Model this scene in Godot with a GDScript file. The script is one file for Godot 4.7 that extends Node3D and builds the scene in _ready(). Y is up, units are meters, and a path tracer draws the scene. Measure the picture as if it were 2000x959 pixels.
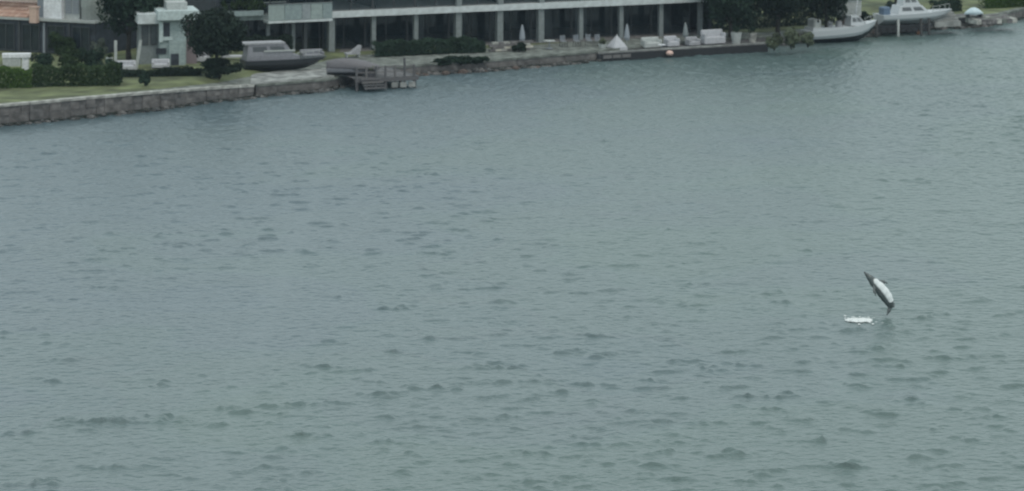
extends Node3D
# A telephoto view across a bay from a high deck: water with a leaping dolphin, a house-lined shore behind it.

const EYE := 35.0          # camera height over the water
const FOCAL := 7000.0      # focal length in photo pixels (2000 wide)
const HORIZON := -665.0    # photo row of the horizon
const LAND := 1.5          # garden level above the water

var rng := RandomNumberGenerator.new()
var M := {}
var used := {}

# ---------------------------------------------------------------- survey: where a sight line meets a level
func at(px: float, py: float, h: float) -> Vector3:
	var d := FOCAL * (EYE - h) / (py - HORIZON)
	return Vector3((px - 1000.0) * d / FOCAL, h, -d)

func level(px: float) -> float:      # the gardens lie lower from the landing platform on
	return lerpf(LAND, 1.0, clampf((px - 420.0) / 120.0, 0, 1))

func garden(px: float, py: float) -> Vector3:
	return at(px, py, level(px))

# ---------------------------------------------------------------- scene-tree helpers
func numbered(called: String) -> String:
	if not used.has(called):
		used[called] = 0
		return called
	used[called] += 1
	return "%s_%03d" % [called, used[called]]

func tag(o: Node3D, label: String, category: String, group := "") -> Node3D:
	o.set_meta("label", label)
	o.set_meta("category", category)
	if group:
		o.set_meta("group", group)
	return o

func thing(called: String, label: String, category: String, where: Vector3, turn := 0.0, group := "") -> Node3D:
	var o := Node3D.new()
	o.name = numbered(called)
	add_child(o)
	o.position = where
	o.rotation.y = deg_to_rad(turn)
	tag(o, label, category, group)
	return o

func part(called: String, st: SurfaceTool, m: Material, parent: Node) -> MeshInstance3D:
	var o := MeshInstance3D.new()
	st.generate_normals()
	o.mesh = st.commit()
	o.material_override = m
	o.name = numbered(called) if parent == self else called
	parent.add_child(o, true)
	return o

func piece(called: String, mesh: Mesh, m: Material, parent: Node, where: Vector3, turn := Vector3.ZERO, size := Vector3.ONE) -> MeshInstance3D:
	var o := MeshInstance3D.new()
	o.mesh = mesh
	o.material_override = m
	o.name = called
	parent.add_child(o, true)
	o.position = where
	o.rotation = turn
	o.scale = size
	return o

# ---------------------------------------------------------------- shape helpers
func mb(smooth := false) -> SurfaceTool:
	var st := SurfaceTool.new()
	st.begin(Mesh.PRIMITIVE_TRIANGLES)
	st.set_smooth_group(0 if smooth else -1)
	return st

func tri(st: SurfaceTool, a: Vector3, b: Vector3, c: Vector3):     # counter-clockwise seen from outside
	st.add_vertex(a)
	st.add_vertex(c)
	st.add_vertex(b)

func quad(st: SurfaceTool, a: Vector3, b: Vector3, c: Vector3, d: Vector3):
	tri(st, a, b, c)
	tri(st, a, c, d)

func box(st: SurfaceTool, x0: float, x1: float, y0: float, y1: float, z0: float, z1: float, lean := 0.0):
	# lean shifts the top in x
	var p := []
	for y in [y0, y1]:
		var s := lean if y == y1 else 0.0
		p.append_array([Vector3(x0 + s, y, z1), Vector3(x1 + s, y, z1), Vector3(x1 + s, y, z0), Vector3(x0 + s, y, z0)])
	quad(st, p[0], p[1], p[5], p[4])
	quad(st, p[1], p[2], p[6], p[5])
	quad(st, p[2], p[3], p[7], p[6])
	quad(st, p[3], p[0], p[4], p[7])
	quad(st, p[4], p[5], p[6], p[7])
	quad(st, p[3], p[2], p[1], p[0])

func soft_box(st: SurfaceTool, x0: float, x1: float, y0: float, y1: float, z0: float, z1: float, r := 0.08):
	# a box with chamfered upright and top edges, for cushions and stones
	var lay := [[y0, 0.0], [y1 - r, 0.0], [y1, r]]
	var rings := []
	for l in lay:
		var i: float = l[1]
		rings.append(PackedVector3Array([Vector3(x0 + r + i * .4, l[0], z1 - i), Vector3(x1 - r - i * .4, l[0], z1 - i), Vector3(x1 - i, l[0], z1 - r - i * .4), Vector3(x1 - i, l[0], z0 + r + i * .4),
			Vector3(x1 - r - i * .4, l[0], z0 + i), Vector3(x0 + r + i * .4, l[0], z0 + i), Vector3(x0 + i, l[0], z0 + r + i * .4), Vector3(x0 + i, l[0], z1 - r - i * .4)]))
	loft(st, rings, true)

func loft(st: SurfaceTool, rings: Array, caps := true):            # rings counter-clockwise seen from the last ring's side
	for k in rings.size() - 1:
		var a: PackedVector3Array = rings[k]
		var b: PackedVector3Array = rings[k + 1]
		for i in a.size():
			var j := (i + 1) % a.size()
			quad(st, a[i], a[j], b[j], b[i])
	if caps:
		for e in [0, rings.size() - 1]:
			var r: PackedVector3Array = rings[e]
			var c := Vector3.ZERO
			for v in r:
				c += v / r.size()
			for i in r.size():
				var j := (i + 1) % r.size()
				if e == 0:
					tri(st, c, r[j], r[i])
				else:
					tri(st, c, r[i], r[j])

func ring(c: Vector3, u: Vector3, v: Vector3, n: int) -> PackedVector3Array:
	var r := PackedVector3Array()
	for i in n:
		var a := TAU * i / n
		r.append(c + u * cos(a) + v * sin(a))
	return r

func tube(st: SurfaceTool, a: Vector3, b: Vector3, ra: float, rb: float, n := 8):
	var w := (b - a).normalized()
	var u := w.cross(Vector3.RIGHT if absf(w.x) < .8 else Vector3.UP).normalized()
	var v := w.cross(u)
	loft(st, [ring(a, u * ra, v * ra, n), ring(b, u * rb, v * rb, n)])

func lathe(st: SurfaceTool, at_: Vector3, profile: Array, n := 12):   # profile: [radius, height] upwards
	var rings := []
	for p in profile:
		rings.append(ring(at_ + Vector3(0, p[1], 0), Vector3(0, 0, p[0]), Vector3(p[0], 0, 0), n))
	loft(st, rings)

# ---------------------------------------------------------------- materials
var grain: NoiseTexture2D
var blotch: NoiseTexture2D

func noise_tex(freq: float, low: float, seed_: int, octaves := 5) -> NoiseTexture2D:
	var n := FastNoiseLite.new()
	n.noise_type = FastNoiseLite.TYPE_SIMPLEX_SMOOTH
	n.seed = seed_
	n.frequency = freq
	n.fractal_octaves = octaves
	var g := Gradient.new()
	g.offsets = PackedFloat32Array([0.15, 0.85])
	g.colors = PackedColorArray([Color(low, low, low), Color.WHITE])
	var t := NoiseTexture2D.new()
	t.width = 512
	t.height = 512
	t.seamless = true
	t.noise = n
	t.color_ramp = g
	return t

func mat(r: float, g: float, b: float, rough := 0.8, tex: Texture2D = null, scale := 0.2) -> StandardMaterial3D:
	var m := StandardMaterial3D.new()
	m.albedo_color = Color(r, g, b).linear_to_srgb()
	m.roughness = rough
	if tex:
		m.albedo_texture = tex
		m.uv1_triplanar = true
		m.uv1_world_triplanar = true
		m.uv1_scale = Vector3.ONE * scale
	return m

func materials():
	grain = noise_tex(0.02, 0.86, 3)
	blotch = noise_tex(0.012, 0.6, 8, 6)
	M.white = mat(.80, .81, .84, .6, grain, .3)
	M.cushion = mat(.50, .50, .53, .9, grain, .5)
	M.cushion_grey = mat(.36, .36, .38, .9, grain, .5)
	M.offwhite = mat(.46, .48, .47, .7, grain, .3)
	M.concrete = mat(.40, .405, .39, .85, blotch, .12)
	M.quay = mat(.23, .245, .22, .9, blotch, .15)
	M.coping = mat(.56, .55, .51, .85, blotch, .25)
	M.wall = [mat(.195, .18, .175, .9, blotch, .2), mat(.225, .208, .2, .9, blotch, .23), mat(.172, .162, .16, .9, blotch, .27)]
	M.stone = [mat(.13, .13, .13, .9, blotch, .4), mat(.20, .19, .185, .9, blotch, .4), mat(.085, .085, .08, .9, blotch, .5), mat(.16, .12, .105, .9, blotch, .5)]
	M.slate = mat(.045, .055, .075, .6, blotch, .2)
	M.slab = mat(.62, .66, .67, .7, grain, .15)
	M.column = mat(.22, .245, .25, .7, grain, .3)
	M.panel = [mat(.33, .39, .38, .35, grain, .2), mat(.28, .34, .345, .35, grain, .25), mat(.31, .345, .36, .35, grain, .2)]
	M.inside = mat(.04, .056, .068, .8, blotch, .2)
	M.floor = mat(.12, .12, .12, .6, grain, .3)
	M.frame = mat(.05, .055, .06, .5)
	M.curtain = mat(.15, .185, .21, .9, grain, .6)
	M.teal = mat(.34, .41, .41, .7, grain, .3)
	M.teal_roof = mat(.52, .60, .60, .7, grain, .3)
	M.pink = mat(.78, .62, .55, .8, grain, .3)
	M.terracotta = [mat(.60, .39, .31, .8, grain, .5), mat(.66, .46, .38, .8, grain, .5), mat(.54, .34, .27, .8, grain, .5)]
	M.cream = mat(.56, .53, .46, .8, grain, .3)
	M.shutter = mat(.24, .26, .29, .6)
	M.mauve = mat(.20, .16, .17, .8)
	M.timber = [mat(.125, .12, .125, .85, grain, .8), mat(.165, .155, .155, .85, grain, .8), mat(.10, .10, .105, .85, grain, .8)]
	M.dark_timber = mat(.02, .021, .025, .8, grain, .6)
	M.pile = mat(.09, .09, .09, .9, blotch, .6)
	M.hull_white = mat(.49, .51, .53, .25)
	M.hull_grey = mat(.24, .24, .265, .35, grain, .4)
	M.hull_dark = mat(.022, .025, .03, .4)
	M.tarp = mat(.165, .155, .165, .75, grain, .8)
	M.blue_tarp = mat(.10, .15, .22, .7)
	M.pale_blue = mat(.50, .60, .64, .4)
	M.bark = mat(.06, .05, .042, .95, blotch, 1.0)
	M.orange = mat(.5, .25, .16, .6)
	M.ring = mat(.62, .42, .36, .6)
	M.weed = mat(.035, .042, .034, .7, blotch, .5)
	M.foam = mat(.86, .88, .87, .9, grain, 2.0)
	M.brass = mat(.2, .2, .2, .4)
	M.paving = mat(.25, .235, .235, .9, blotch, .3)
	var g := mat(.016, .028, .036, .06)
	g.transparency = BaseMaterial3D.TRANSPARENCY_ALPHA
	g.albedo_color.a = 0.45
	M.glass = g
	var w := mat(.03, .04, .045, .05)
	w.transparency = BaseMaterial3D.TRANSPARENCY_ALPHA
	w.albedo_color.a = 0.6
	M.boat_glass = w
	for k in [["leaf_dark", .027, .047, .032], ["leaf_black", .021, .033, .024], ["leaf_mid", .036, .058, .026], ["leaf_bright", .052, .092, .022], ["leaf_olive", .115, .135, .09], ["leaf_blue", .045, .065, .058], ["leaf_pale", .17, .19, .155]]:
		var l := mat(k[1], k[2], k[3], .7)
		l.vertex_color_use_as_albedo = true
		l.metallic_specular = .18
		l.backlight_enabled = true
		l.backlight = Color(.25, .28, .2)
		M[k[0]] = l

# ---------------------------------------------------------------- foliage
func leaves(st: SurfaceTool, c: Vector3, r: Vector3, blobs: int, each: int, size: float, blob := 0.36, flat_base := false):
	for k in blobs:
		var dir := Vector3(rng.randfn(), rng.randfn(), rng.randfn()).normalized()
		var b := c + dir * r * pow(rng.randf(), .45) * (1.0 - blob * .75)
		if flat_base and b.y < c.y - r.y * .6:
			b.y = c.y - r.y * rng.randf_range(.3, .6)
		var br := r * blob * rng.randf_range(.6, 1.25)
		var tone := rng.randf_range(.5, 1.55)
		for i in each:
			var n := Vector3(rng.randfn(), rng.randfn() + .25, rng.randfn()).normalized()
			var p := b + n * br * rng.randf_range(.72, 1.06)
			if p.y < 0.02:
				continue
			var face := (n + Vector3(rng.randfn(), rng.randfn() + .5, rng.randfn()) * .55).normalized()
			var u := face.cross(Vector3(rng.randfn(), rng.randfn(), rng.randfn())).normalized()
			var v := face.cross(u)
			var s := size * rng.randf_range(.6, 1.35)
			var t := tone * rng.randf_range(.75, 1.25)
			st.set_color(Color(t, t * rng.randf_range(.94, 1.06), t * rng.randf_range(.85, 1.1)))
			quad(st, p - u * s * .5, p + v * s * .3 - face * s * .08, p + u * s * .55, p - v * s * .3 - face * s * .08)

func tree(called: String, label: String, base: Vector3, height: float, crown: Vector3, low: float, m: Material, blobs := 34, each := 150, size := .34, group := ""):
	var t := thing(called, label, "tree", base, 0.0, group)
	var c := Vector3(rng.randf_range(-.3, .3), low + crown.y, 0)
	var st := mb(true)
	var top := Vector3(c.x * .6, low + crown.y * .8, 0)
	var r := .05 * height * .55
	var mid := Vector3(rng.randf_range(-.12, .12), low * .6, 0)
	tube(st, Vector3(0, -.3, 0), mid, r * 1.15, r * .85)
	tube(st, mid, top, r * .85, r * .4)
	part("trunk", st, M.bark, t)
	for k in 5:
		var a := TAU * k / 5.0 + rng.randf()
		var from := mid.lerp(top, rng.randf_range(.2, .8))
		var to := c + Vector3(cos(a) * crown.x * .6, rng.randf_range(-.2, .4) * crown.y, sin(a) * crown.z * .6)
		st = mb(true)
		tube(st, from, to, r * .4, r * .12, 6)
		part("limb", st, M.bark, t)
	st = mb()
	leaves(st, c, crown, blobs, each, size)
	part("crown", st, m, t)
	return t

func shrub(called: String, label: String, base: Vector3, r: Vector3, m: Material, category := "shrub", group := "", blobs := 14, each := 110, size := .2):
	var t := thing(called, label, category, base, 0.0, group)
	var st := mb(true)
	for k in 3:
		tube(st, Vector3(0, -.1, 0), Vector3(rng.randf_range(-.5, .5) * r.x, r.y * 1.1, rng.randf_range(-.4, .4) * r.z), .05, .02, 5)
	part("stem", st, M.bark, t)
	st = mb()
	leaves(st, Vector3(0, r.y * .95, 0), r, blobs + 6, each, size, .32)
	part("foliage", st, m, t)
	return t

func hedge(label: String, base: Vector3, turn: float, length: float, high: float, deep: float, m: Material, each := 950):
	# a clipped hedge: leaves spread over and inside a rounded block, base at its left end
	var t := thing("hedge", label, "hedge", base, turn)
	var st := mb(true)
	var n := int(length / .9) + 1
	for k in n:
		var x := (k + .5) * length / n
		tube(st, Vector3(x, -.3, -deep * .5), Vector3(x + rng.randf_range(-.1, .1), high * .8, -deep * .5), .04, .02, 5)
	part("stem", st, M.bark, t)
	st = mb()
	for i in int(length * each):
		var p := Vector3(rng.randf() * length, 0, 0)
		var lump := 1.0 + .09 * sin(p.x * 2.1 + length) + .06 * sin(p.x * 5.3)
		var side := rng.randf()
		if side < .5:
			p += Vector3(0, rng.randf() * high * lump, rng.randfn() * .05)
		elif side < .85:
			p += Vector3(0, high * lump + rng.randfn() * .06, -rng.randf() * deep)
		else:
			p += Vector3(0, rng.randf() * high * .9, -rng.randf() * deep)
		var f := (Vector3(0, .5, .6) + Vector3(rng.randfn(), rng.randfn(), rng.randfn()) * .6).normalized()
		var u := f.cross(Vector3(rng.randfn(), rng.randfn(), rng.randfn())).normalized()
		var v := f.cross(u)
		var s := .2 * rng.randf_range(.6, 1.3)
		var tone := (.9 + .15 * sin(p.x * 1.3 + p.y)) * rng.randf_range(.8, 1.2)
		st.set_color(Color(tone, tone, tone * .95))
		quad(st, p - u * s * .5, p + v * s * .32, p + u * s * .5, p - v * s * .32)
	part("foliage", st, m, t)
	return t

# ---------------------------------------------------------------- water
var swell := FastNoiseLite.new()
var chop := FastNoiseLite.new()
var fine := FastNoiseLite.new()
var gust := FastNoiseLite.new()
var crests := []

func crest(px: float, py: float, half: float, deep := 0.45, high := 0.16, tilt := 0.0):
	# one of the short steep wavelets that stand out in the bay: centre, half length, half breadth and height in metres
	var p := at(px, py, 0)
	crests.append([p.x, p.z, half, deep, high, tilt])

func steps(spans: Array) -> PackedFloat32Array:
	# grid lines: each span is [to, step]; the first entry is the start
	var a := PackedFloat32Array([spans[0]])
	for k in range(1, spans.size()):
		var to: float = spans[k][0]
		var from := a[a.size() - 1]
		var n := maxi(1, int(round(absf(to - from) / spans[k][1])))
		for i in n:
			a.append(lerpf(from, to, (i + 1.0) / n))
	return a

func water():
	for n in [[swell, .16, 11], [chop, .42, 12], [fine, 1.25, 13], [gust, .018, 14]]:
		n[0].noise_type = FastNoiseLite.TYPE_SIMPLEX_SMOOTH
		n[0].frequency = n[1]
		n[0].seed = n[2]
		n[0].fractal_type = FastNoiseLite.FRACTAL_FBM
		n[0].fractal_octaves = 2
	# the wavelets that can be made out one by one
	for c in [[235, 823, 2.6, .5, .22, .10], [155, 831, .9, .4, .16, 0.], [310, 815, 1.0, .4, .18, .05], [30, 846, .9, .45, .16, 0.], [125, 705, .7, .6, .14, 0.], [97, 745, .5, .4, .14, 0.], [60, 945, 1.0, .6, .2, 0.],
		[490, 806, 1.0, .4, .15, 0.], [605, 789, 1.3, .5, .18, .08], [632, 718, .6, .4, .15, 0.], [745, 771, .75, .5, .22, 0.], [860, 760, .9, .45, .22, 0.], [590, 850, .5, .4, .15, 0.], [320, 753, .6, .4, .14, 0.],
		[525, 914, .5, .35, .15, 0.], [525, 934, .5, .35, .15, 0.], [975, 718, 1.2, .4, .15, -.12], [1020, 746, 2.0, .4, .14, .08], [1110, 686, .6, .4, .17, 0.], [1195, 692, .7, .45, .17, 0.], [1085, 765, .7, .5, .15, 0.],
		[1150, 752, .8, .4, .15, -.08], [1280, 743, .5, .35, .17, 0.], [1385, 720, .5, .45, .18, 0.], [1335, 706, .8, .4, .14, 0.], [1490, 775, 1.2, .4, .2, 0.], [1450, 713, .6, .5, .17, 0.], [1510, 801, .6, .4, .16, 0.],
		[1245, 803, .6, .35, .16, 0.], [1165, 869, .9, .35, .14, 0.], [1055, 940, 1.1, .7, .16, 0.], [1400, 884, 1.1, .4, .15, .06], [1650, 914, .6, .4, .18, 0.], [1675, 754, .4, .4, .16, 0.], [1850, 700, .9, .45, .16, 0.],
		[1935, 815, .7, .4, .18, 0.], [1780, 780, .5, .35, .15, 0.], [1160, 657, .5, .35, .15, 0.], [765, 603, .8, .3, .16, 0.], [200, 560, .6, .35, .14, 0.], [345, 477, .9, .4, .13, .05], [840, 341, .5, .3, .15, 0.], [755, 424, .6, .35, .12, 0.],
		[830, 538, .5, .3, .12, 0.], [1790, 352, .9, .4, .13, .06], [1185, 275, .5, .4, .12, 0.], [1830, 512, .6, .35, .12, 0.], [1340, 596, .4, .3, .12, 0.], [400, 460, .6, .35, .1, 0.], [930, 820, .6, .4, .13, 0.], [990, 816, .5, .35, .15, 0.],
		[1053, 885, .7, .35, .15, 0.], [1003, 838, .5, .35, .14, 0.], [230, 912, 1.6, .5, .12, 0.], [815, 835, 1.2, .4, .11, 0.]]:
		crest(c[0], c[1], c[2] * 1.2, c[3] * .5, c[4] * 1.02, c[5])
		for i in 3:      # broken into ragged pieces
			var w: float = c[2] * rng.randf_range(.45, .9)
			crest(c[0] + rng.randf_range(-1.6, 1.6) * c[2] * 36.0, c[1] + rng.randfn() * 4.0, w, rng.randf_range(.18, .28), c[4] * rng.randf_range(.45, .8), 0.0)
	# and the many smaller ones, thicker where the breeze comes down on the near water
	rng.seed = 77
	for k in 620:
		var py := lerpf(180.0, 980.0, pow(rng.randf(), .62))
		var p := at(rng.randf_range(-40, 2040), py, 0)
		if gust.get_noise_2d(p.x * 2.0, p.z * 1.4) + rng.randfn() * .2 < -.1:
			continue
		var far := clampf((-p.z - 150.0) / 180.0, 0, 1)
		var big := pow(rng.randf(), 2.2)
		crests.append([p.x, p.z, lerpf(.2, .75, big) * (1.0 + .4 * far), rng.randf_range(.22, .36) * (1.0 + .5 * far), lerpf(.05, .17, rng.randf() * .6 + big * .4) * (1.0 - .3 * far), rng.randf_range(-.06, .1)])
	# the water that the dolphin has just broken through
	for c in [[1736, 630, .7, .6, .15, 0.], [1795, 622, .9, .35, .16, .04], [1625, 632, .7, .4, .16, 0.], [1670, 645, .9, .45, .12, 0.], [1600, 641, .5, .4, .14, 0.], [1840, 614, .5, .3, .12, 0.]]:
		crest(c[0], c[1], c[2], c[3], c[4], c[5])
	var bins := {}
	for k in crests.size():
		var c: Array = crests[k]
		for bx in range(int(floor((c[0] - c[2] * 2.2) / 4.0)), int(floor((c[0] + c[2] * 2.2) / 4.0)) + 1):
			for bz in range(int(floor((c[1] - 2.5) / 4.0)), int(floor((c[1] + 2.5) / 4.0)) + 1):
				var key := Vector2i(bx, bz)
				if not bins.has(key):
					bins[key] = []
				bins[key].append(c)
	var xs := steps([-3000.0, [-400.0, 400.0], [-70.0, 30.0], [-46.0, 1.0], [56.0, .18], [90.0, 1.0], [400.0, 30.0], [3000.0, 400.0]])
	var zs := steps([3000.0, [0.0, 400.0], [-130.0, 10.0], [-142.0, 1.0], [-200.0, .15], [-260.0, .2], [-368.0, .23], [-400.0, 3.0], [-800.0, 60.0], [-4000.0, 400.0]])
	var nx := xs.size()
	var nz := zs.size()
	var hs := PackedFloat32Array()
	hs.resize(nx * nz)
	var P := PackedVector3Array()
	P.resize(nx * nz)
	for j in nz:
		var z := zs[j]
		var mz := smoothstep(-130.0, -150.0, z) * smoothstep(-372.0, -362.0, z)
		for i in nx:
			var x := xs[i]
			var m := mz * smoothstep(-47.0, -43.0, x) * smoothstep(57.0, 53.0, x)
			var h := 0.0
			if m > 0.0:
				var zz := z + x * .12
				var g := clampf(.55 + .9 * gust.get_noise_2d(x, z * .7), .15, 1.2)
				var s := chop.get_noise_2d(x * .75, zz * 1.1)
				h = .05 * swell.get_noise_2d(x * .8, zz) + .025 * g * s + lerpf(.03, .075, smoothstep(-210.0, -300.0, z)) * fine.get_noise_2d(x * .8, zz)
				h += .08 * g * smoothstep(.34, .62, s)
				var key := Vector2i(int(floor(x / 4.0)), int(floor(z / 4.0)))
				var top := 0.0
				if bins.has(key):
					for c in bins[key]:
						var u: float = (x - c[0]) / c[2]
						var v: float = (z - c[1] + (x - c[0]) * c[5] * 2.0 + .35 * chop.get_noise_2d(x * 1.7, c[1])) / c[3]
						if absf(u) < 2.0 and absf(v) < 3.0:
							var env: float = exp(-u * u * u * u) * clampf(.68 + .9 * chop.get_noise_2d(x * 3.4, c[1] + 40.0), .25, 1.1)
							top = maxf(top, c[4] * env * (exp(-v * v) if v > 0.0 else exp(-v * v * .3)))
				h = (h + top) * m
			hs[j * nx + i] = h
			P[j * nx + i] = Vector3(x, h, z)
	var N := PackedVector3Array()
	N.resize(nx * nz)
	var C := PackedColorArray()
	C.resize(nx * nz)
	var tint := FastNoiseLite.new()
	tint.frequency = .03
	tint.seed = 21
	tint.fractal_octaves = 3
	for j in nz:
		var ja := maxi(j - 1, 0)
		var jb := mini(j + 1, nz - 1)
		for i in nx:
			var ia := maxi(i - 1, 0)
			var ib := mini(i + 1, nx - 1)
			var dx := (hs[j * nx + ib] - hs[j * nx + ia]) / (xs[ib] - xs[ia])
			var dz := (hs[jb * nx + i] - hs[ja * nx + i]) / (zs[jb] - zs[ja])
			N[j * nx + i] = Vector3(-dx, 1, -dz).normalized()
			# silt: greener over the shallows to the right and close by, greyer out towards the shore
			var k := clampf(.5 + .6 * tint.get_noise_2d(xs[i], zs[j]) + (xs[i] + 4.0) * .018 + (zs[j] + 225.0) * .004, 0, 1)
			C[j * nx + i] = Color(lerpf(.077, .086, k), lerpf(.111, .128, k), lerpf(.129, .121, k))
	var I := PackedInt32Array()
	for j in nz - 1:
		for i in nx - 1:
			var a := j * nx + i
			I.append_array(PackedInt32Array([a, a + nx, a + 1, a + 1, a + nx, a + nx + 1]))
	var arr := []
	arr.resize(Mesh.ARRAY_MAX)
	arr[Mesh.ARRAY_VERTEX] = P
	arr[Mesh.ARRAY_NORMAL] = N
	arr[Mesh.ARRAY_COLOR] = C
	arr[Mesh.ARRAY_INDEX] = I
	var am := ArrayMesh.new()
	am.add_surface_from_arrays(Mesh.PRIMITIVE_TRIANGLES, arr)
	var w := StandardMaterial3D.new()
	w.vertex_color_use_as_albedo = true
	w.roughness = .31
	var rip := FastNoiseLite.new()
	rip.noise_type = FastNoiseLite.TYPE_SIMPLEX_SMOOTH
	rip.frequency = .028
	rip.fractal_octaves = 4
	rip.seed = 5
	var rt := NoiseTexture2D.new()
	rt.width = 1024
	rt.height = 1024
	rt.seamless = true
	rt.noise = rip
	w.heightmap_enabled = true
	w.heightmap_texture = rt
	w.heightmap_scale = 14.0
	w.uv1_triplanar = true
	w.uv1_world_triplanar = true
	w.uv1_scale = Vector3(1.0 / 29.0, 1.0, 1.0 / 23.0)
	w.metallic_specular = .5
	var o := MeshInstance3D.new()
	o.name = "water"
	o.mesh = am
	o.material_override = w
	o.set_meta("kind", "structure")
	add_child(o)

# ---------------------------------------------------------------- the shore
# waterline points as seen (photo column, row), quay height there, breadth of the flat quay
var SHORE := [[-420, 300, 1.6, .7], [0, 247, 1.6, .7], [180, 229, 1.55, 1.0], [300, 216, 1.45, 1.6], [420, 200, 1.2, 3.0], [500, 190, 1.0, 7.5], [640, 177, .95, 15.0], [690, 166, .95, 14.0], [770, 152, .95, 10.0], [850, 145, .95, 8.0], [950, 139, .95, 9.0],
	[1050, 131, .95, 9.0], [1160, 121, .95, 9.0], [1330, 103, 1.0, 8.0], [1500, 91, 1.0, 2.5], [1600, 80, 1.0, 2.5], [1700, 71, 1.0, 2.5], [1830, 58, 1.0, 2.0], [1945, 50, 1.0, 1.5], [2000, 36, 1.0, 1.2], [2450, -20, 1.0, 1.2]]
var edge := []     # the same in metres: [Vector3, quay height, breadth]

func shore_at(px: float) -> Array:
	for k in SHORE.size() - 1:
		if px <= SHORE[k + 1][0]:
			var t := clampf((px - SHORE[k][0]) / float(SHORE[k + 1][0] - SHORE[k][0]), 0, 1)
			var a: Array = SHORE[k]
			var b: Array = SHORE[k + 1]
			return [at(px, lerpf(a[1], b[1], t), 0), lerpf(a[2], b[2], t), lerpf(a[3], b[3], t)]
	return edge[-1]

func land():
	for s in SHORE:
		edge.append([at(s[0], s[1], 0), s[2], s[3], level(s[0])])
	var line := edge.duplicate()
	line.push_front([edge[0][0] + Vector3(-1500, 0, 900), 1.6, .7, LAND])
	line.push_back([edge[-1][0] + Vector3(1500, 0, -1200), 1.0, 1.2, 1.0])
	var quay := mb()
	var soil := mb()
	for k in line.size() - 1:
		var prof := []
		for e in [line[k], line[k + 1]]:
			var p: Vector3 = e[0]
			var b: float = e[2]
			var far := Vector3(p.x * 6.0, LAND + 2.0, -3500.0)
			prof.append([Vector3(p.x, -1.5, p.z - .3), Vector3(p.x, e[1], p.z - .3), Vector3(p.x, e[1], p.z - b), Vector3(p.x, e[3], p.z - b - 2.0), Vector3(p.x, e[3], p.z - 70.0), far])
		var a: Array = prof[0]
		var c: Array = prof[1]
		quad(quay, a[1], c[1], c[2], a[2])
		for i in range(2, 5):
			quad(soil, a[i], c[i], c[i + 1], a[i + 1])
	part("quay_pavement", quay, M.quay, self).set_meta("kind", "structure")
	var lawn := mat(.175, .20, .09, .95, blotch, .045)
	part("lawn", soil, lawn, self).set_meta("kind", "structure")

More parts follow.
